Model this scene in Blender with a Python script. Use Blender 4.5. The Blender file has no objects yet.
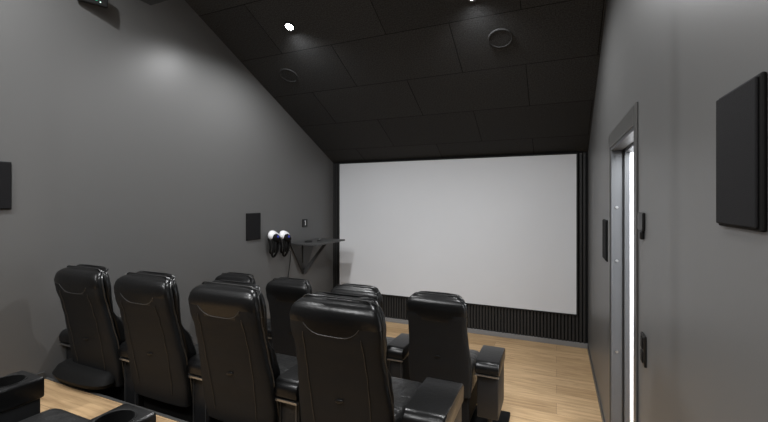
import bpy, bmesh, math, random
from mathutils import Vector, Matrix, Euler
random.seed(4)
C = bpy.context.scene.collection
sc = bpy.context.scene

# ------------------------------------------------------------------ camera, world, exposure
F = 392.25
cam = bpy.data.cameras.new('camera')
cam.sensor_width = 36; cam.sensor_fit = 'HORIZONTAL'
cam.lens = F / 768 * 36
cam.shift_y = -(211 - 200.16) / 768
cam.clip_start = 0.05
camo = bpy.data.objects.new('camera', cam); C.objects.link(camo)
camo.location = (0, 0, 1.8)
camo.rotation_euler = (math.pi / 2, 0, math.radians(23.724))
sc.camera = camo

w = bpy.data.worlds.new('world'); sc.world = w; w.use_nodes = True
w.node_tree.nodes['Background'].inputs[0].default_value = (0.5, 0.55, 0.6, 1)
w.node_tree.nodes['Background'].inputs[1].default_value = 0.02
sc.view_settings.view_transform = 'Standard'
sc.view_settings.look = 'None'
sc.view_settings.gamma = 1
sc.view_settings.use_curve_mapping = False
sc.view_settings.exposure = 0.0

LX, RX, BY, RY = -3.23, 0.353, 5.371, -1.6          # left wall, right wall, screen wall, rear wall
ZC, SL = 2.38, 0.4832                                # ceiling height at the screen wall and its slope
FLATZ = 4.0
KY = BY - (FLATZ - ZC) / SL                          # where the slope meets the flat ceiling
P2, P2Y = 0.27, 2.42                                 # middle platform: height, front edge
P3, P3Y = 0.57, 1.545                                 # rear platform
def ceil_z(y): return min(FLATZ, ZC + SL * (BY - y))
ANG = math.atan(SL)

LAMP_SPOTS = [(-2.36, 3.10, 1.15, 0), (-0.62, 3.17, 1.05, 0), (-2.36, 0.75, 2.0, 0), (-0.62, 0.75, 0.42, 0),
              (-2.36, -0.75, 1.7, 0), (-0.62, -0.75, 0.35, 0)]
LAMP_W = 95.0

def area(name, loc, rot, sx, sy, power, col=(1, 1, 1)):
    l = bpy.data.lights.new(name, 'AREA'); l.shape = 'RECTANGLE'; l.size = sx; l.size_y = sy
    l.energy = power; l.color = col
    o = bpy.data.objects.new(name, l); C.objects.link(o); o.location = loc; o.rotation_euler = rot
    return o
# large soft fill light added behind the camera, and the light of the bright corridor
area('added_soft_fill', (-1.44, -0.3, 3.9), (math.radians(18), 0, 0), 2.6, 1.4, 60)
area('corridor_light', (1.0, 2.35, 2.4), (math.radians(25), 0, 0), 0.8, 1.2, 100, (0.93, 0.97, 1.0))

# ------------------------------------------------------------------ materials
def mat(name, col, rough=0.5, metal=0.0, bump=None, spec=0.35, emit=None, var=None):
    m = bpy.data.materials.new(name); m.use_nodes = True
    nt = m.node_tree; b = nt.nodes['Principled BSDF']
    b.inputs['Base Color'].default_value = (*col, 1)
    b.inputs['Roughness'].default_value = rough
    b.inputs['Metallic'].default_value = metal
    b.inputs['Specular IOR Level'].default_value = spec
    if emit:
        b.inputs['Emission Color'].default_value = (*emit[0], 1)
        b.inputs['Emission Strength'].default_value = emit[1]
    tc = nt.nodes.new('ShaderNodeTexCoord')
    if var:
        n = nt.nodes.new('ShaderNodeTexNoise'); n.inputs['Scale'].default_value = var[0]; n.inputs['Detail'].default_value = 6
        r = nt.nodes.new('ShaderNodeValToRGB')
        a = var[1]
        r.color_ramp.elements[0].position = .3; r.color_ramp.elements[1].position = .7
        r.color_ramp.elements[0].color = (*[c * (1 - a) for c in col], 1)
        r.color_ramp.elements[1].color = (*[c * (1 + a) for c in col], 1)
        nt.links.new(tc.outputs['Object'], n.inputs['Vector'])
        nt.links.new(n.outputs['Fac'], r.inputs['Fac']); nt.links.new(r.outputs['Color'], b.inputs['Base Color'])
    if bump:
        n = nt.nodes.new('ShaderNodeTexNoise'); n.inputs['Scale'].default_value = bump[0]; n.inputs['Detail'].default_value = 4
        bp = nt.nodes.new('ShaderNodeBump'); bp.inputs['Strength'].default_value = bump[1]; bp.inputs['Distance'].default_value = bump[2]
        nt.links.new(tc.outputs['Object'], n.inputs['Vector'])
        nt.links.new(n.outputs['Fac'], bp.inputs['Height']); nt.links.new(bp.outputs['Normal'], b.inputs['Normal'])
    return m

M = {}
M['wall'] = mat('painted_wall', (0.112, 0.112, 0.111), 0.40, bump=(150, 0.12, 0.001), spec=0.35)
M['trim'] = mat('painted_trim', (0.075, 0.075, 0.073), 0.35)
M['slat'] = mat('black_slat', (0.022, 0.022, 0.022), 0.5)
M['slat_back'] = mat('slat_backing', (0.004, 0.004, 0.004), 0.9)
M['plinth'] = mat('grey_skirting', (0.2, 0.2, 0.2), 0.4)
M['screen'] = mat('screen_fabric', (0.60, 0.61, 0.63), 0.85, spec=0.1, var=(0.9, 0.02))
M['screen_patch'] = mat('screen_patch', (0.52, 0.52, 0.53), 0.8, spec=0.1)
M['frame'] = mat('screen_frame', (0.01, 0.01, 0.01), 0.7)
M['leather'] = mat('black_leather', (0.005, 0.005, 0.0052), 0.30, bump=(55, 0.3, 0.003), spec=0.36)
M['leather_seat'] = mat('black_seat_leather', (0.014, 0.014, 0.014), 0.33, bump=(16, 1.0, 0.012), spec=0.7)
M['leather_panel'] = mat('black_panel_leather', (0.010, 0.0105, 0.0115), 0.5, bump=(70, 0.25, 0.003), spec=0.4)
M['vinyl'] = mat('back_vinyl', (0.0108, 0.0114, 0.0124), 0.55, bump=(80, 0.25, 0.002), spec=.16)
M['piping'] = mat('piping_leather', (0.016, 0.016, 0.016), 0.3, spec=0.6)
M['stitch'] = mat('seam_thread', (0.04, 0.04, 0.04), 0.4)
M['badge'] = mat('badge_black', (0.004, 0.004, 0.004), 0.3)
M['plastic'] = mat('black_plastic', (0.008, 0.008, 0.008), 0.35)
M['matt'] = mat('matt_black', (0.006, 0.006, 0.006), 0.7, spec=.15)
M['chrome'] = mat('satin_metal', (0.35, 0.35, 0.35), 0.3, 0.9)
M['strip'] = mat('dull_metal', (0.10, 0.10, 0.10), 0.35, 0.6)
M['alu'] = mat('door_frame_aluminium', (0.085, 0.087, 0.092), 0.4, 0.2)
M['gasket'] = mat('gasket', (0.012, 0.012, 0.012), 0.6)
M['white'] = mat('white_paint', (0.8, 0.81, 0.83), 0.6)
M['white_gloss'] = mat('white_shell', (0.85, 0.85, 0.87), 0.25)
M['blue'] = mat('blue_lens', (0.03, 0.04, 0.35), 0.15)
M['speaker'] = mat('speaker_cloth', (0.010, 0.010, 0.011), 0.8, spec=.12, bump=(400, 0.4, 0.002))
M['shelf'] = mat('shelf_grey', (0.055, 0.055, 0.055), 0.45)
M['lamp'] = mat('lamp_lens', (1, 1, 1), 0.5, emit=((1, 0.98, 0.95), 60))
M['green'] = mat('green_led', (0, 0.5, 0.3), 0.5, emit=((0.05, 0.9, 0.5), 2.5))
M['led'] = mat('white_led', (0.6, 0.9, 0.8), 0.5, emit=((0.6, 0.9, 0.8), 1.0))
M['lens'] = mat('projector_glass', (0.01, 0.01, 0.02), 0.05)

def ceiling_mat():
    m = mat('acoustic_tile', (0.04, 0.04, 0.04), 0.85, spec=0.2)
    nt = m.node_tree; b = nt.nodes['Principled BSDF']
    tc = nt.nodes.new('ShaderNodeTexCoord')
    mp = nt.nodes.new('ShaderNodeMapping'); mp.inputs['Location'].default_value = (TX, TY, 0)
    br = nt.nodes.new('ShaderNodeTexBrick'); br.offset = 0.5; br.offset_frequency = 2
    br.inputs['Scale'].default_value = 1
    br.inputs['Mortar Size'].default_value = 0.004; br.inputs['Mortar Smooth'].default_value = 0.4
    br.inputs['Brick Width'].default_value = 1.195; br.inputs['Row Height'].default_value = 0.6165
    br.inputs['Color1'].default_value = (0.045, 0.046, 0.047, 1); br.inputs['Color2'].default_value = (0.037, 0.038, 0.039, 1)
    br.inputs['Mortar'].default_value = (0.004, 0.004, 0.004, 1)
    n = nt.nodes.new('ShaderNodeTexNoise'); n.inputs['Scale'].default_value = 90; n.inputs['Detail'].default_value = 5
    mx = nt.nodes.new('ShaderNodeMixRGB'); mx.blend_type = 'MULTIPLY'; mx.inputs[0].default_value = 0.55
    rp = nt.nodes.new('ShaderNodeValToRGB'); rp.color_ramp.elements[0].position = .35; rp.color_ramp.elements[1].position = .65
    rp.color_ramp.elements[0].color = (.25, .25, .25, 1); rp.color_ramp.elements[1].color = (1.7, 1.7, 1.7, 1)
    inv = nt.nodes.new('ShaderNodeMath'); inv.operation = 'MULTIPLY'; inv.inputs[1].default_value = -1.5
    add = nt.nodes.new('ShaderNodeMath'); add.operation = 'ADD'
    bp = nt.nodes.new('ShaderNodeBump'); bp.inputs['Strength'].default_value = 0.7; bp.inputs['Distance'].default_value = 0.006
    L = nt.links.new
    L(tc.outputs['Object'], mp.inputs['Vector']); L(mp.outputs['Vector'], br.inputs['Vector'])
    L(tc.outputs['Object'], n.inputs['Vector']); L(n.outputs['Fac'], rp.inputs['Fac'])
    L(br.outputs['Color'], mx.inputs[1]); L(rp.outputs['Color'], mx.inputs[2]); L(mx.outputs['Color'], b.inputs['Base Color'])
    L(br.outputs['Fac'], inv.inputs[0]); L(inv.outputs[0], add.inputs[0]); L(n.outputs['Fac'], add.inputs[1])
    L(add.outputs[0], bp.inputs['Height']); L(bp.outputs['Normal'], b.inputs['Normal'])
    return m
# slope-local origin is the screen-wall edge at x=0; y runs up the slope
TX, TY = 0.86 + 1.195 * 6.5, -0.377 + 0.6165 * 4
M['ceiling'] = ceiling_mat()

def wood_mat():
    m = mat('oak_floor', (0.5, 0.37, 0.24), 0.5, spec=0.4)
    nt = m.node_tree; b = nt.nodes['Principled BSDF']; L = nt.links.new
    tc = nt.nodes.new('ShaderNodeTexCoord')
    br = nt.nodes.new('ShaderNodeTexBrick'); br.offset = 0.37; br.offset_frequency = 2
    br.inputs['Scale'].default_value = 1; br.inputs['Mortar Size'].default_value = 0.0012; br.inputs['Mortar Smooth'].default_value = .3
    br.inputs['Brick Width'].default_value = 1.9; br.inputs['Row Height'].default_value = 0.19
    br.inputs['Color1'].default_value = (0.63, 0.445, 0.255, 1); br.inputs['Color2'].default_value = (0.48, 0.325, 0.175, 1)
    br.inputs['Mortar'].default_value = (0.16, 0.10, 0.06, 1)
    mp = nt.nodes.new('ShaderNodeMapping'); mp.inputs['Scale'].default_value = (1.6, 22, 1)
    n = nt.nodes.new('ShaderNodeTexNoise'); n.inputs['Scale'].default_value = 1.6; n.inputs['Detail'].default_value = 8; n.inputs['Roughness'].default_value = .62
    rp = nt.nodes.new('ShaderNodeValToRGB')
    rp.color_ramp.elements[0].position = .28; rp.color_ramp.elements[0].color = (.50, .42, .36, 1)
    rp.color_ramp.elements[1].position = .62; rp.color_ramp.elements[1].color = (1.06, 1.04, 1.02, 1)
    mx = nt.nodes.new('ShaderNodeMixRGB'); mx.blend_type = 'MULTIPLY'; mx.inputs[0].default_value = .8
    mp2 = nt.nodes.new('ShaderNodeMapping'); mp2.inputs['Scale'].default_value = (2.2, 9, 1)
    n2 = nt.nodes.new('ShaderNodeTexNoise'); n2.inputs['Scale'].default_value = 1.3; n2.inputs['Detail'].default_value = 3
    rp2 = nt.nodes.new('ShaderNodeValToRGB')
    rp2.color_ramp.elements[0].position = .26; rp2.color_ramp.elements[0].color = (.36, .28, .22, 1)
    rp2.color_ramp.elements[1].position = .36; rp2.color_ramp.elements[1].color = (1, 1, 1, 1)
    mx2 = nt.nodes.new('ShaderNodeMixRGB'); mx2.blend_type = 'MULTIPLY'; mx2.inputs[0].default_value = .7
    L(tc.outputs['Object'], br.inputs['Vector']); L(tc.outputs['Object'], mp.inputs['Vector']); L(mp.outputs[0], n.inputs['Vector'])
    L(n.outputs['Fac'], rp.inputs['Fac']); L(br.outputs['Color'], mx.inputs[1]); L(rp.outputs['Color'], mx.inputs[2])
    L(tc.outputs['Object'], mp2.inputs['Vector']); L(mp2.outputs[0], n2.inputs['Vector']); L(n2.outputs['Fac'], rp2.inputs['Fac'])
    L(mx.outputs[0], mx2.inputs[1]); L(rp2.outputs['Color'], mx2.inputs[2]); L(mx2.outputs[0], b.inputs['Base Color'])
    return m
M['wood'] = wood_mat()

# ------------------------------------------------------------------ helpers
def obj(name, bm, m, parent=None, smooth=False):
    me = bpy.data.meshes.new(name)
    bmesh.ops.recalc_face_normals(bm, faces=bm.faces)
    bm.to_mesh(me); bm.free()
    if m: me.materials.append(M[m])
    if smooth:
        me.polygons.foreach_set('use_smooth', [True] * len(me.polygons))
        me.set_sharp_from_angle(angle=math.radians(42))
    o = bpy.data.objects.new(name, me); C.objects.link(o)
    if parent: o.parent = parent
    return o

def tag(o, label, cat, group=None):
    o['label'] = label; o['category'] = cat
    if group: o['group'] = group
    return o

def struct(name, bm, m, parent=None, smooth=False):
    o = obj(name, bm, m, parent, smooth)
    if parent is None: o['kind'] = 'structure'
    return o

def thing(name, label, cat, loc=(0, 0, 0), rot=(0, 0, 0), group=None):
    o = bpy.data.objects.new(name, None); C.objects.link(o)
    o.empty_display_size = .1
    o.location = loc; o.rotation_euler = rot
    return tag(o, label, cat, group)

def box(bm, x0, x1, y0, y1, z0, z1, bev=0, seg=3):
    r = bmesh.ops.create_cube(bm, size=1)
    vs = r['verts']
    for v in vs:
        v.co = Vector(((x0 + x1) / 2 + v.co.x * (x1 - x0), (y0 + y1) / 2 + v.co.y * (y1 - y0), (z0 + z1) / 2 + v.co.z * (z1 - z0)))
    if bev:
        es = list({e for v in vs for e in v.link_edges})
        bmesh.ops.bevel(bm, geom=es, offset=bev, segments=seg, profile=.5, affect='EDGES')
    return bm

def bx(*a, **k):
    bm = bmesh.new(); return box(bm, *a, **k)

def prism(bm, pts, x0, x1, axis='x'):
    def P(a, b, t):
        return (t, a, b) if axis == 'x' else (a, t, b) if axis == 'y' else (a, b, t)
    A = [bm.verts.new(P(a, b, x0)) for a, b in pts]; B = [bm.verts.new(P(a, b, x1)) for a, b in pts]
    bm.faces.new(A); bm.faces.new(B[::-1])
    n = len(pts)
    for i in range(n): bm.faces.new((A[i], A[(i + 1) % n], B[(i + 1) % n], B[i]))
    return bm

def cyl(bm, r, z0, z1, seg=32, c=(0, 0), r2=None, mtx=None):
    r2 = r if r2 is None else r2
    A = [bm.verts.new((c[0] + r * math.cos(t), c[1] + r * math.sin(t), z0)) for t in [2 * math.pi * i / seg for i in range(seg)]]
    B = [bm.verts.new((c[0] + r2 * math.cos(t), c[1] + r2 * math.sin(t), z1)) for t in [2 * math.pi * i / seg for i in range(seg)]]
    bm.faces.new(A[::-1]); bm.faces.new(B)
    for i in range(seg): bm.faces.new((A[i], A[(i + 1) % seg], B[(i + 1) % seg], B[i]))
    if mtx: bmesh.ops.transform(bm, matrix=mtx, verts=A + B)
    return bm

def lathe(bm, prof, seg=36, mtx=None):
    rings = [[bm.verts.new((r * math.cos(2 * math.pi * i / seg), r * math.sin(2 * math.pi * i / seg), z)) for i in range(seg)] for r, z in prof]
    for a, b in zip(rings, rings[1:]):
        for i in range(seg): bm.faces.new((a[i], a[(i + 1) % seg], b[(i + 1) % seg], b[i]))
    if mtx: bmesh.ops.transform(bm, matrix=mtx, verts=[v for r in rings for v in r])
    return bm

def tube(bm, pts, r, seg=8, closed=False):
    pts = [Vector(p) for p in pts]; n = len(pts); rings = []
    up = None
    for i, p in enumerate(pts):
        if closed: d = pts[(i + 1) % n] - pts[i - 1]
        else: d = pts[min(i + 1, n - 1)] - pts[max(i - 1, 0)]
        d.normalize()
        if up is None: up = d.orthogonal()
        up = (up - up.dot(d) * d).normalized(); s = d.cross(up)
        rings.append([bm.verts.new(p + r * (math.cos(2 * math.pi * k / seg) * up + math.sin(2 * math.pi * k / seg) * s)) for k in range(seg)])
    rng = range(n) if closed else range(n - 1)
    for i in rng:
        a, b = rings[i], rings[(i + 1) % n]
        for k in range(seg): bm.faces.new((a[k], a[(k + 1) % seg], b[(k + 1) % seg], b[k]))
    if not closed: bm.faces.new(rings[0][::-1]); bm.faces.new(rings[-1])
    return bm

def lerp_table(tb, z):
    if z <= tb[0][0]: return tb[0][1:]
    for a, b in zip(tb, tb[1:]):
        if z <= b[0]:
            t = (z - a[0]) / (b[0] - a[0]); t = t * t * (3 - 2 * t)
            return tuple(p + (q - p) * t for p, q in zip(a[1:], b[1:]))
    return tb[-1][1:]

def loft(bm, rings, n=44, e=5.0):
    """rings: (z, half width, y rear, y front) -> stack of rounded-rectangle rings"""
    R = []
    for (z, hw, y0, y1) in rings:
        cy, hd = (y0 + y1) / 2, (y1 - y0) / 2
        ring = []
        for i in range(n):
            t = 2 * math.pi * (i + .5) / n
            c, s = math.cos(t), math.sin(t)
            ring.append(bm.verts.new((hw * math.copysign(abs(c) ** (2 / e), c), cy + hd * math.copysign(abs(s) ** (2 / e), s), z)))
        R.append(ring)
    bm.faces.new(R[0][::-1]); bm.faces.new(R[-1])
    for a, b in zip(R, R[1:]):
        for i in range(n): bm.faces.new((a[i], a[(i + 1) % n], b[(i + 1) % n], b[i]))
    return bm

def copy_tree(o, parent=None):
    c = o.copy(); C.objects.link(c)
    if parent: c.parent = parent
    for ch in list(o.children): copy_tree(ch, c)
    return c

def cut(o, cutter_bm):
    me = bpy.data.meshes.new('cutter'); bmesh.ops.recalc_face_normals(cutter_bm, faces=cutter_bm.faces); cutter_bm.to_mesh(me); cutter_bm.free()
    k = bpy.data.objects.new('cutter', me); C.objects.link(k)
    md = o.modifiers.new('b', 'BOOLEAN'); md.object = k; md.operation = 'DIFFERENCE'; md.solver = 'EXACT'
    dg = bpy.context.evaluated_depsgraph_get(); dg.update()
    new = bpy.data.meshes.new_from_object(o.evaluated_get(dg))
    o.modifiers.clear(); o.data = new
    bpy.data.objects.remove(k)

# ------------------------------------------------------------------ room shell
T = 0.12
profile = [(RY, -.2), (BY, -.2), (BY, ZC), (KY, FLATZ), (RY, FLATZ)]
struct('wall_left', prism(bmesh.new(), profile, LX - T, LX), 'wall')
DY0, DY1, DZ = 2.235, 3.165, 2.165                    # door opening in the right wall
def cut_profile(y0, y1, z0=-.2):
    p = [(y0, z0), (y1, z0), (y1, ceil_z(y1))]
    if y0 < KY < y1: p.append((KY, FLATZ))
    p.append((y0, ceil_z(y0)))
    return p
bm = bmesh.new()
prism(bm, cut_profile(RY, DY0), RX, RX + T); prism(bm, cut_profile(DY1, BY), RX, RX + T); prism(bm, cut_profile(DY0, DY1, DZ), RX, RX + T)
struct('wall_right', bm, 'wall')
struct('wall_back', bx(LX - T, RX + T, BY, BY + T, -.2, ZC + .1), 'wall')
struct('wall_front', bx(LX - T, RX + T, RY - T, RY, -.2, FLATZ + .1), 'wall')
struct('floor', bx(LX - T, RX + T, RY - T, BY + T, -.3, 0), 'wood')
# sloping tiled ceiling, built in its own frame (y up the slope)
length = (BY - KY) / math.cos(ANG)
o = struct('ceiling', bx(LX - T, RX + T, -.14, length + .02, 0, .12), 'ceiling')
o.matrix_world = Matrix.Translation((0, BY, ZC)) @ Matrix.Rotation(math.pi, 4, 'Z') @ Matrix.Rotation(ANG, 4, 'X') @ Matrix.Scale(-1, 4, (1, 0, 0))
o = struct('ceiling', bx(LX - T, RX + T, RY - T, KY, FLATZ, FLATZ + .12), 'ceiling')
# stepped seating platforms with dark nosings
struct('floor', bx(LX, RX, P3Y, P2Y, 0, P2), 'wood')
struct('floor', bx(LX, RX, RY, P3Y, 0, P3), 'wood')
struct('trim_1', bx(LX + .001, RX - .001, P3Y - .012, P3Y + .006, P3 - .03, P3 + .004), 'trim')
struct('trim_2', bx(LX + .001, RX - .001, P2Y - .012, P2Y + .006, P2 - .03, P2 + .004), 'trim')
# slatted panelling on the screen wall
bm = bmesh.new(); box(bm, LX, RX, BY - .012, BY, .06, ZC); struct('trim_3', bm, 'slat_back')
bm = bmesh.new(); n = int((RX - LX) / .04)
for i in range(n):
    x = LX + .01 + i * .04
    box(bm, x, x + .023, BY - .032, BY - .012, .06, ZC - .004)
struct('trim_4', bm, 'slat')
struct('baseboard_back', bx(LX, RX, BY - .036, BY, 0, .06, bev=.003, seg=1), 'plinth')
struct('baseboard_right', bx(RX - .012, RX, DY1 + .13, BY - .036, 0, .05), 'trim')
struct('baseboard_left', bx(LX, LX + .012, P2Y + .01, BY - .036, 0, .05), 'trim')
struct('baseboard_left', bx(LX, LX + .012, P3Y + .01, P2Y - .013, P2, P2 + .05), 'trim')
struct('baseboard_left', bx(LX, LX + .012, RY, P3Y - .013, P3, P3 + .05), 'trim')

# door frame: casing, stepped metal jambs, corridor beyond
dr = bpy.data.objects.new('door_1', None); C.objects.link(dr); dr['kind'] = 'structure'
bm = bmesh.new(); cw = .10
x0, x1 = RX - .010, RX
box(bm, x0, x1, DY0 - .065, DY0, 0, DZ + cw, bev=.004, seg=2)
box(bm, x0, x1, DY1, DY1 + cw, 0, DZ + cw, bev=.004, seg=2)
box(bm, x0, x1, DY0, DY1, DZ, DZ + cw, bev=.004, seg=2)
obj('casing', bm, 'trim', dr)
bm = bmesh.new()
box(bm, RX - .004, RX + .065, DY1 - .028, DY1, 0, DZ, bev=.003, seg=2); box(bm, RX + .073, RX + .105, DY1 - .05, DY1, 0, DZ, bev=.003, seg=2)
box(bm, RX - .004, RX + .065, DY0, DY0 + .004, 0, DZ); box(bm, RX - .004, RX + .065, DY0, DY1 - .03, DZ - .02, DZ); box(bm, RX + .073, RX + T + .01, DY0, DY1 - .05, DZ - .035, DZ)
obj('jamb', bm, 'alu', dr)
bm = bmesh.new(); box(bm, RX + .065, RX + .073, DY1 - .036, DY1, 0, DZ); box(bm, RX + .065, RX + .073, DY0, DY1 - .036, DZ - .028, DZ)
obj('gasket', bm, 'gasket', dr)
for z in (.75, 1.38, 1.75):
    bm = bmesh.new(); cyl(bm, .009, 0, .006, 16, mtx=Matrix.Translation((RX + .03, DY1 - .028, z)) @ Matrix.Rotation(math.pi / 2, 4, 'X'))
    obj('screw_cap', bm, 'chrome', dr)
obj('lining', bx(RX + .105, RX + T + .03, DY1 - .045, DY1, 0, DZ), 'white', dr)
struct('door_2', bx(RX + T + .005, RX + T + .05, DY1 + .03, DY1 + .9, .01, DZ - .03), 'white')     # leaf folded back in the corridor
cx1 = RX + T
bm = bmesh.new()
box(bm, cx1, cx1 + 1.3, 4.2, 4.3, -.1, 2.6); box(bm, cx1 + 1.3, cx1 + 1.4, 1.2, 4.3, -.1, 2.6); box(bm, cx1, cx1 + 1.4, 1.1, 1.2, -.1, 2.6)
struct('wall_corridor', bm, 'white')
struct('ceiling_corridor', bx(cx1, cx1 + 1.4, 1.1, 4.3, 2.5, 2.6), 'white')
struct('floor_corridor', bx(RX, cx1 + 1.4, 1.1, 4.3, -.1, -.001), 'wood')

# ------------------------------------------------------------------ projection screen
SX0, SX1, SZ0, SZ1 = -1.7385 * 1.8 + .035, .1262 * 1.8, 1.8 - .7755 * 1.8, 1.8 + .3143 * 1.8
s = thing('projection_screen', 'large pale grey projection screen filling the slatted end wall', 'screen', (0, 0, 0))
yb = BY - .034
bm = bx(SX0 + .004, SX1 - .004, yb - .022, yb - .016, SZ0 + .004, SZ1 - .004); obj('projection_surface', bm, 'screen', s)
bm = bmesh.new(); q = .012
box(bm, SX0 - q, SX0 + .004, yb - .024, yb, SZ0 - q, SZ1 + q); box(bm, SX1 - .004, SX1 + q, yb - .024, yb, SZ0 - q, SZ1 + q)
box(bm, SX0 + .004, SX1 - .004, yb - .024, yb, SZ0 - q, SZ0 + .004); box(bm, SX0 + .004, SX1 - .004, yb - .024, yb, SZ1 - .004, SZ1 + q)
obj('frame', bm, 'frame', s)
o = obj('corner_patch', bx(SX0 + .03, SX0 + .20, yb - .0235, yb - .0215, SZ0 + .04, SZ0 + .13), 'screen_patch', s); o['label'] = 'darker grey rectangle low in the left corner of the screen'

# ------------------------------------------------------------------ recliners
W2 = .2275; AW = .150
REAR = [(.33, .075), (.45, .070), (.60, .058), (.75, .042), (.86, .026), (.95, .008), (1.02, .002), (1.05, .006), (1.075, .018), (1.09, .034), (1.10, .060)]
FRONT = [(.33, .15), (.50, .23), (.60, .235), (.72, .20), (.83, .125), (.92, .122), (1.0, .126), (1.06, .122), (1.09, .115), (1.105, .108)]
HW = [(.33, .235), (.45, .246), (.60, .240), (.78, .226), (.88, .222), (.96, .2285), (1.02, .2275), (1.05, .221), (1.075, .208), (1.09, .192), (1.10, .165)]
CHW = [(.33, .19), (.50, .200), (.62, .210), (.74, .214), (.84, .214), (.93, .222), (1.0, .2245), (1.05, .218), (1.075, .206), (1.09, .190), (1.105, .160)]
def zs(z0, z1, n): return [z0 + (z1 - z0) * (1 - math.cos(math.pi * i / n)) / 2 for i in range(n + 1)]

def rear_y(x, z):
    """y of the shell's rear face at (x, z)"""
    y0 = lerp_table(REAR, z)[0]; hw = lerp_table(HW, z)[0]; d = (.07) / 2
    u = min(.999, abs(x) / hw)
    return y0 + d - d * (1 - u ** 4) ** (1 / 4)

def shell_bm():
    rings = []
    for z in zs(.33, 1.10, 34):
        y0 = lerp_table(REAR, z)[0]; hw = lerp_table(HW, z)[0]
        y1 = y0 + .07 if z < 1.05 else y0 + .07 - (z - 1.05) * .4
        rings.append((z, hw, y0, y1))
    z, hw, y0, y1 = rings[-1]
    rings.append((z + .006, hw - .018, y0 + .008, y1 - .006)); rings.append((z + .008, hw - .05, y0 + .014, y1 - .012))
    z, hw, y0, y1 = rings[0]
    rings = [(z - .012, hw - .03, y0 + .02, y1 - .01), (z - .008, hw - .01, y0 + .008, y1)] + rings
    return loft(bmesh.new(), rings, e=4.0)

def cushion_bm():
    rings = []
    for z in zs(.34, 1.105, 34):
        y0 = lerp_table(REAR, z)[0] + .055; y1 = lerp_table(FRONT, z)[0]; hw = lerp_table(CHW, z)[0]
        rings.append((z, hw, y0, max(y1, y0 + .03)))
    z, hw, y0, y1 = rings[-1]
    rings.append((z + .007, hw - .02, y0 + .012, y1 - .012)); rings.append((z + .010, hw - .06, y0 + .025, y1 - .02))
    return loft(bmesh.new(), rings, e=3.6)

def piping_bm():
    pts = []
    for z in zs(.38, 1.09, 30):
        pts.append((-lerp_table(HW, z)[0] * .995 + .001, lerp_table(REAR, z)[0] + .052, z))
    top = [(x, lerp_table(REAR, 1.10)[0] + .018, 1.1095) for x in [-.158 + .316 * i / 12 for i in range(13)]]
    arc = pts + [(-.172, .078, 1.104)] + top
    right = [(-x, y, z) for x, y, z in (pts + [(-.172, .078, 1.104)])][::-1]
    return tube(bmesh.new(), arc + right, .0045, 8)

def smile_bm(dz=0):
    pts = []
    for i in range(25):
        x = -.14 + .28 * i / 24
        z = .95 + .05 * abs(x / .14) ** 4
        pts.append((x, rear_y(x, z) - .0005, z))
    return tube(bmesh.new(), pts, .0022, 6)

def vseam_bm(s):
    pts = []
    for i in range(30):
        z = .955 - .56 * i / 29
        x = s * (.142 + .012 * math.sin((z - .4) * 5))
        pts.append((x, rear_y(x, z) - .0035, z))
    return tube(bmesh.new(), pts, .0016, 6)

def arm_parts(root, cx, strips=True, AW=AW, cup=False):
    x0, x1 = cx - AW / 2, cx + AW / 2
    bm = bmesh.new()
    e_ = .655 if cup else .495
    prism(bm, [(.155, .185), (e_ - .025, .185), (e_, .21), (e_, .525), (.155, .525)], x0 + .008, x1 - .008)
    bmesh.ops.bevel(bm, geom=list(bm.edges), offset=.010, segments=3, profile=.5, affect='EDGES')
    a = obj('armrest', bm, 'leather_panel', root, True)
    # rounded leather pad whose rear end rolls down
    prof = [(.175, .515), (.135, .517), (.117, .535), (.117, .562)]
    prof += [(.167 - .05 * math.cos(t), .562 + .048 * math.sin(t)) for t in [math.pi / 2 * i / 8 for i in range(1, 9)]]
    prof += [(.35, .612), (.485, .608)]
    prof += [(.485 + .018 * math.sin(t), .590 + .018 * math.cos(t)) for t in [math.pi / 2 * i / 6 for i in range(1, 7)]]
    prof += [(.503, .525), (.495, .515)]
    bm = prism(bmesh.new(), prof, x0, x1)
    caps = [e for e in bm.edges if abs(e.verts[0].co.x - e.verts[1].co.x) < 1e-6]
    bmesh.ops.bevel(bm, geom=caps, offset=.009, segments=3, profile=.5, affect='EDGES')
    obj('arm_pad', bm, 'leather', a, True)
    if cup:
        # cup holder block in front of the pad
        cy = .583
        c_ = obj('cup_holder', bx(x0 + .002, x1 - .002, .507, .664, .515, .592, bev=.010, seg=3), 'leather', a, True)
        cut(c_, cyl(bmesh.new(), .050, .53, .70, 40, c=(cx, cy)))
        c_.data.set_sharp_from_angle(angle=math.radians(42))
        bm = bmesh.new()
        lathe(bm, [(.0005, .533), (.047, .533), (.0495, .538), (.0495, .588), (.051, .594), (.055, .595), (.0575, .590)], mtx=Matrix.Translation((cx, cy, 0)))
        obj('cup_ring', bm, 'plastic', a, True)
    obj('metal_edge', bx(x0 + .002, x1 - .002, .122, .136, .506, .517), 'chrome', a)
    for sx in () if not strips else (x0 + .022, x1 - .028):
        obj('metal_strip', bx(sx, sx + .006, .149, .156, .21, .506), 'strip', a)
    return a

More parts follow.
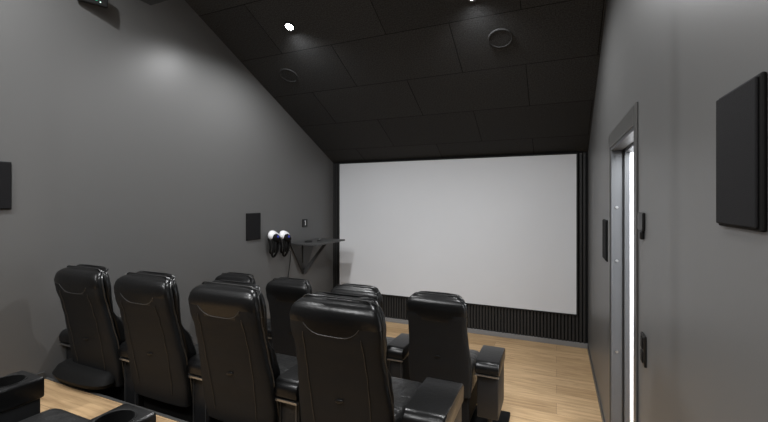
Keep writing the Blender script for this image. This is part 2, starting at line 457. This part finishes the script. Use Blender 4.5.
def make_recliner(left_arm, smile=True, ax=.303, lax=.345, cup=False, wide=.172):
    t = thing('recliner', 'x', 'chair')
    bk = obj('backrest', shell_bm(), 'leather', t, True)
    # satin panel leather below the curved seam, glossy leather on the headrest
    bk.data.materials.append(M['vinyl'])
    for p in bk.data.polygons:
        c = p.center
        if c.z < (.95 + .05 * abs(c.x / .14) ** 4 if abs(c.x) < .14 else 1.0) - (0 if smile else .03): p.material_index = 1
    obj('piping', piping_bm(), 'piping', bk, True)
    if smile: obj('curved_seam', smile_bm(), 'stitch', bk, True)
    for s in (-1, 1) if smile else (): obj('side_seam', vseam_bm(s), 'piping', bk, True)
    bm = bmesh.new()
    mt = Matrix.Translation((.0, rear_y(0, .63) - .005, .63)) @ Matrix.Rotation(math.radians(-12), 4, 'Y') @ Matrix.Rotation(math.pi / 2, 4, 'X')
    r = bmesh.ops.create_uvsphere(bm, u_segments=20, v_segments=10, radius=1)
    bmesh.ops.transform(bm, matrix=mt @ Matrix.Diagonal((.022, .009, .004, 1)), verts=bm.verts)
    o = obj('badge', bm, 'badge', bk, True)
    obj('back_cushion', cushion_bm(), 'leather', t, True)
    lean = Matrix(((1, 0, 0, 0), (0, 1, -.085, .72 * .085), (0, 0, .98, .33 * .02), (0, 0, 0, 1)))
    for q in list(t.children):
        for k in [q] + list(q.children): k.data.transform(lean)
    bm = bmesh.new(); box(bm, -.222, .222, .17, .70, .28, .49, bev=.05, seg=5)
    for v in bm.verts:
        if v.co.z > .44: v.co.z += .03 * (1 - (v.co.x / .224) ** 2) * (1 - ((v.co.y - .4) / .26) ** 2)
    obj('seat', bm, 'leather_seat', t, True)
    obj('footrest', bx(-.22, .22, .665, .72, .12, .42, bev=.025, seg=4), 'leather', t, True)
    obj('seat_frame', bx(-.215, .215, .17, .66, .10, .32, bev=.01, seg=2), 'matt', t)
    obj('base', bx(-.25, (.30 if ax < .33 else .47) , .24, .62, 0, .035, bev=.008, seg=2), 'matt', t)
    for sx in (-.17, .17):
        obj('mechanism', bx(sx - .02, sx + .02, .26, .56, .03, .12), 'plastic', t)
    arm_parts(t, ax, ax < .33, AW if ax < .33 else wide, cup)
    for y in (.28, .46):
        obj('foot', cyl(bmesh.new(), .018, .035, .19, 16, c=(ax, y)), 'plastic', t)
    if left_arm:
        arm_parts(t, -lax, cup=cup)
        for y in (.28, .46): obj('foot', cyl(bmesh.new(), .018, 0, .19, 16, c=(-lax, y)), 'plastic', t)
    return t

front_end = make_recliner(False, False, .355); front_mid = make_recliner(False, False); front_left = make_recliner(True, False)
mid_end = make_recliner(False, True, .372, wide=.19); mid_row = make_recliner(False); mid_left = make_recliner(True); corner = make_recliner(True, True, .285, .31, True)
used = set()
def place(p, x, y, z, label, group, name=None):
    o = p if p.name not in used else copy_tree(p)
    used.add(o.name)
    o.location = (x, y, z)
    tag(o, label, 'chair', group)
    return o
G1, G2 = 'black leather recliners in the front row by the screen', 'black leather recliners in the middle row'
place(front_end, -.82, 2.80, 0, 'black leather recliner at the right end of the front row, beside open oak floor', G1)
place(front_mid, -1.50, 2.80, 0, 'black leather recliner second from the right in the front row, just its top showing', G1)
place(front_mid, -2.165, 2.80, 0, 'black leather recliner in the front row directly below the wall shelf', G1)
place(front_left, -2.79, 2.80, 0, 'black leather recliner at the left end of the front row, only its headrest showing', G1)
place(mid_end, -.895, 1.475, P2, 'largest black leather recliner, at the right end of the middle row', G2)
place(mid_row, -1.56, 1.49, P2, 'second black leather recliner from the right in the middle row', G2)
place(mid_row, -2.195, 1.50, P2, 'third black leather recliner from the right in the middle row', G2)
place(mid_left, -2.81, 1.50, P2, 'black leather recliner at the left end of the middle row, against the grey wall', G2)
place(corner, -1.46, .145, P3, 'black recliner in the bottom left corner, seen only as armrests with cup holders and seat', None)
q = [o for o in bpy.data.objects if o.get('label', '').startswith('black leather recliner at the left end of the middle row')][0]
bm = loft(bmesh.new(), [(.335, .25, .02, .17), (.345, .27, .0, .17), (.37, .285, -.01, .17), (.41, .27, .02, .17), (.43, .24, .05, .17)], e=2.6)
bmesh.ops.translate(bm, vec=(-.06, .0, -.005), verts=bm.verts)
o = obj('rear_apron', bm, 'matt', q, True); o['label'] = 'rounded matt black apron low behind the seat'

# ------------------------------------------------------------------ speakers, switches
def flat_speaker(x, side, y, z0, z1, wd, label, group):
    t = thing('wall_speaker', label, 'speaker', (x, y, z0), (0, 0, 0), group)
    d = .010; s = side
    a, b = sorted((0, s * d)); a2, b2 = sorted((s * d, s * (d + .006)))
    obj('cabinet', bx(a, b, -wd / 2, wd / 2, 0, z1 - z0, bev=.004, seg=2), 'matt', t)
    obj('grille', bx(a2, b2, -wd / 2 + .006, wd / 2 - .006, .006, z1 - z0 - .006, bev=.003, seg=2), 'speaker', t)
    return t
h = 1.8
flat_speaker(RX, -1, 1.04, 1.741, 2.036, .21, 'large flat black speaker on the right wall, nearest the viewer', 'flat black wall speakers')
flat_speaker(LX, 1, 1.235, 1.8 - .0332 * h, 1.8 + .1365 * h, .235, 'flat black speaker on the left wall, cut by the photo edge', 'flat black wall speakers')
flat_speaker(LX, 1, 3.565, 1.8 - .2563 * h, 1.8 - .0836 * h, .235, 'flat black speaker on the left wall beside the hanging headsets', 'flat black wall speakers')
flat_speaker(RX, -1, 3.47, 1.8 - .2563 * h, 1.8 - .0836 * h, .235, 'flat black speaker on the right wall just past the door frame', 'flat black wall speakers')

t = thing('thermostat', 'small black control unit on the right wall beside the door frame', 'thermostat', (RX, 2.07, 1.665))
obj('housing', bx(-.012, 0, -.06, .05, 0, .08, bev=.004, seg=2), 'plastic', t)
obj('sensor_head', bx(-.018, 0, -.045, .0, -.038, 0, bev=.006, seg=2), 'plastic', t)
t = thing('light_switch', 'black light switch low on the right wall beside the door frame', 'switch', (RX, 2.02, 1.15))
obj('plate', bx(-.010, 0, -.04, .04, -.066, .066, bev=.003, seg=2), 'plastic', t)
for z in (-.03, .03): obj('rocker', bx(-.014, -.008, -.022, .022, z - .024, z + .024, bev=.003, seg=2), 'matt', t)

# point helpers for the left wall
def left_wall_y(px):
    r = (px - 384) / F; a = math.radians(23.724)
    return LX * (math.cos(a) + r * math.sin(a)) / (-math.sin(a) + r * math.cos(a))
def left_wall_z(px, py):
    r = (px - 384) / F; a = math.radians(23.724)
    return 1.8 + (200.16 - py) / F * LX / (-math.sin(a) + r * math.cos(a))
y = left_wall_y(304.5); z = left_wall_z(304.5, 223)
t = thing('wall_controller', 'small black square control plate with a white mark above the wall shelf', 'switch', (LX, y, z))
obj('plate', bx(0, .014, -.055, .055, -.055, .055, bev=.004, seg=2), 'plastic', t)
bm = bmesh.new(); box(bm, .014, .0155, -.004, .008, -.03, .034); box(bm, .014, .0155, -.016, -.004, .022, .034)
o = obj('display_mark', bm, 'white_gloss', t); o['label'] = 'thin white mark like a figure one'

# ------------------------------------------------------------------ wall shelf with bracket
ys, ye, zsf, dep = 4.23, 4.97, 1.235, .43
t = thing('wall_shelf', 'thin dark grey shelf on a triangular bracket beside the screen', 'shelf', (LX, 0, zsf))
obj('shelf_board', bx(0, dep, ys, ye, -.022, 0, bev=.003, seg=2), 'shelf', t)
ym = 4.56
bm = prism(bmesh.new(), [(ys + .02, -.022), (ye - .15, -.022), (ym + .03, -.46), (ym - .03, -.46)], 0, .016)
obj('wall_plate', bm, 'shelf', t)
bm = bmesh.new()
prism(bm, [(.016, -.46), (.016, -.40), (dep - .09, -.022), (dep - .04, -.022), (.03, -.46)], ym - .018, ym + .018, axis='y')
obj('diagonal_brace', bm, 'shelf', t)
obj('upright', bx(.016, .03, ym - .05, ym + .05, -.30, -.022), 'shelf', t)
bm = bmesh.new(); cyl(bm, .012, 0, .008, 16, mtx=Matrix.Translation((.016, ym, -.445)) @ Matrix.Rotation(math.pi / 2, 4, 'Y')); obj('bolt', bm, 'chrome', t)
# little device and cable on the shelf
t = thing('remote_control', 'small dark remote lying on the wall shelf', 'remote', (LX + .20, 4.66, zsf), (0, 0, math.radians(25)))
obj('remote_body', bx(-.022, .022, -.10, .10, 0, .022, bev=.008, seg=3), 'plastic', t, True)
bm = bmesh.new()
for i in range(5): box(bm, -.012, .012, -.07 + i * .028, -.055 + i * .028, .021, .024)
obj('buttons', bm, 'chrome', t)
o = obj('charging_puck', lathe(bmesh.new(), [(.0005, 0), (.045, 0), (.052, .006), (.05, .016), (.04, .02), (.0005, .021)]), 'plastic', None, True)
o.location = (LX + .17, 4.43, zsf); tag(o, 'small round black device lying on the near end of the wall shelf', 'device')

# ------------------------------------------------------------------ two headsets hanging on the left wall
def headset(px, label):
    yc = left_wall_y(px); zt = left_wall_z(px, 232)
    t = thing('headset', label, 'headset', (LX, yc, zt), (0, 0, 0), 'headsets hanging on the left wall')
    bm = bmesh.new(); tube(bm, [(0, 0, -.02), (.05, 0, -.022), (.085, 0, -.01), (.09, 0, .012)], .007, 8)
    obj('wall_hook', bm, 'matt', t, True)
    # white shell: curved visor, with the dark face opening towards the viewer
    bm = bmesh.new()
    r = bmesh.ops.create_uvsphere(bm, u_segments=28, v_segments=16, radius=1)
    for v in bm.verts:
        v.co = Vector((v.co.x * .05, math.copysign(abs(v.co.y) ** .75, v.co.y) * .085, math.copysign(abs(v.co.z) ** .8, v.co.z) * .060))
    bmesh.ops.transform(bm, matrix=Matrix.Translation((.085, -.008, -.045)) @ Matrix.Rotation(math.radians(-25), 4, 'X'), verts=bm.verts)
    obj('white_shell', bm, 'white_gloss', t, True)
    bm = bmesh.new()
    bmesh.ops.create_uvsphere(bm, u_segments=24, v_segments=12, radius=1)
    bmesh.ops.transform(bm, matrix=Matrix.Translation((.116, -.004, -.070)) @ Matrix.Rotation(math.radians(-35), 4, 'X') @ Matrix.Diagonal((.052, .070, .050, 1)), verts=bm.verts)
    obj('face_pad', bm, 'matt', t, True)
    bm = bmesh.new(); bmesh.ops.create_uvsphere(bm, u_segments=16, v_segments=10, radius=.016)
    bmesh.ops.translate(bm, vec=(.160, -.020, -.052), verts=bm.verts)
    o = obj('lens', bm, 'blue', t, True); o['label'] = 'blue lens'
    bm = bmesh.new()
    for (w_, l_, xx, ph) in ((.075, .19, .06, 0), (.055, .23, .09, .3), (.035, .17, .11, -.3)):
        pts = []
        for i in range(22):
            a = math.pi * i / 21
            pts.append((xx + .02 * math.sin(3 * a + ph), -w_ * math.cos(a) + .008 * math.sin(5 * a), -.07 - l_ * math.sin(a)))
        tube(bm, pts, .013, 8)
    obj('strap', bm, 'matt', t, True)
    return t
headset(268.5, 'white and black headset on the left wall, the one nearer the flat speaker')
headset(279.5, 'white and black headset on the left wall, the one nearer the shelf')
bm = bmesh.new()
y1, y2 = left_wall_y(290), left_wall_y(287)
tube(bm, [(LX + .02, left_wall_y(286), left_wall_z(286, 248)), (LX + .015, y1, left_wall_z(290, 252)), (LX + .01, left_wall_y(289.5), left_wall_z(289.5, 262)), (LX + .01, y2, left_wall_z(287, 280)), (LX + .01, y2 - .01, .30), (LX + .014, y2, .07)], .004, 8)
tag(obj('charging_cable', bm, 'matt', None, True), 'thin black cable running down the left wall below the headsets', 'cable')

# ------------------------------------------------------------------ fixtures high on the left: emergency light, projector
e1 = Vector((-1.735 * h, 1.050 * h, 1.8 + .813 * h)); e0 = Vector((-1.771 * h, .962 * h, 1.8 + .813 * h))
ang = math.atan2(e1.y - e0.y, e1.x - e0.x)
t = thing('emergency_light', 'black wall-mounted emergency light with a small green glow', 'light', e1, (0, 0, ang))
obj('housing', bx(-.19, 0, 0, .03, 0, .14, bev=.008, seg=2), 'plastic', t)
obj('green_lamp', bx(-.085, -.068, -.004, .002, .035, .050, bev=.002, seg=1), 'green', t)['label'] = 'glowing green lamp'
obj('indicator', bx(-.054, -.046, -.004, .002, .022, .029), 'led', t)
bm = bmesh.new(); box(bm, -.12, -.05, .028, .07, .05, .10); obj('mounting_bracket', bm, 'plastic', t)

pz = 1.8 + .728 * .666 * h
px0, py1 = -.93 * h, .666 * h
t = thing('projector', 'black box-shaped projector hanging near the top of the photo', 'projector', (px0 + .22, py1 - .18, pz))
obj('projector_body', bx(-.22, .22, -.18, .18, 0, .14, bev=.01, seg=3), 'plastic', t)
bm = bmesh.new(); cyl(bm, .045, 0, .02, 28, mtx=Matrix.Translation((0, .178, .08)) @ Matrix.Rotation(-math.pi / 2, 4, 'X')); obj('projector_lens', bm, 'lens', t, True)
obj('ceiling_pole', cyl(bmesh.new(), .009, .14, FLATZ - pz, 20), 'plastic', t)

# ------------------------------------------------------------------ ceiling lamps and round in-ceiling speakers
def on_ceiling(x, y):
    if y > KY: return Matrix.Translation((x, y, ceil_z(y))) @ Matrix.Rotation(-ANG, 4, 'X')
    return Matrix.Translation((x, y, FLATZ))
for i, (x, y, k, _) in enumerate(LAMP_SPOTS):
    if i > 1 :  # all after the first pair are added out of view to brighten the near walls
        lab = 'added recessed spotlight in the flat ceiling, out of view'
    else:
        lab = ['glowing round ceiling spotlight above the left side of the seats', 'glowing round ceiling spotlight at the top edge, above the right side'][i]
    t = thing('ceiling_spotlight', lab, 'light', (0, 0, 0), (0, 0, 0), 'ceiling spotlights' if i < 2 else 'added spotlights out of view')
    t.matrix_world = on_ceiling(x, y)
    obj('trim_ring', lathe(bmesh.new(), [(.036, .01), (.036, -.006), (.04, -.010), (.052, -.010), (.056, -.002), (.056, .0)]), 'plastic', t, True)
    obj('lamp_lens', cyl(bmesh.new(), .036, -.004, .004, 24), 'lamp', t)
    l = bpy.data.lights.new('spot', 'SPOT'); l.energy = LAMP_W * k; l.spot_size = math.radians(165); l.spot_blend = .7
    l.shadow_soft_size = .03; l.color = (.985, .992, 1)
    lo = bpy.data.objects.new('spot_glow', l); C.objects.link(lo); lo.parent = t; lo.location = (0, 0, -.035)
    if i < 2: lo.rotation_euler = (ANG, 0, 0)
for x, y, lab in ((-2.78, 3.64, 'round black speaker disc flush in the sloping ceiling, nearer the left wall'), (-.455, 3.60, 'round black speaker disc flush in the sloping ceiling, nearer the right wall')):
    t = thing('ceiling_speaker', lab, 'speaker', group='round speakers in the ceiling')
    t.matrix_world = on_ceiling(x, y)
    obj('rim', lathe(bmesh.new(), [(.094, .0), (.094, -.006), (.098, -.008), (.105, -.006), (.107, 0)]), 'ceiling', t, True)
    obj('grille', cyl(bmesh.new(), .094, -.003, .002, 40), 'ceiling', t)
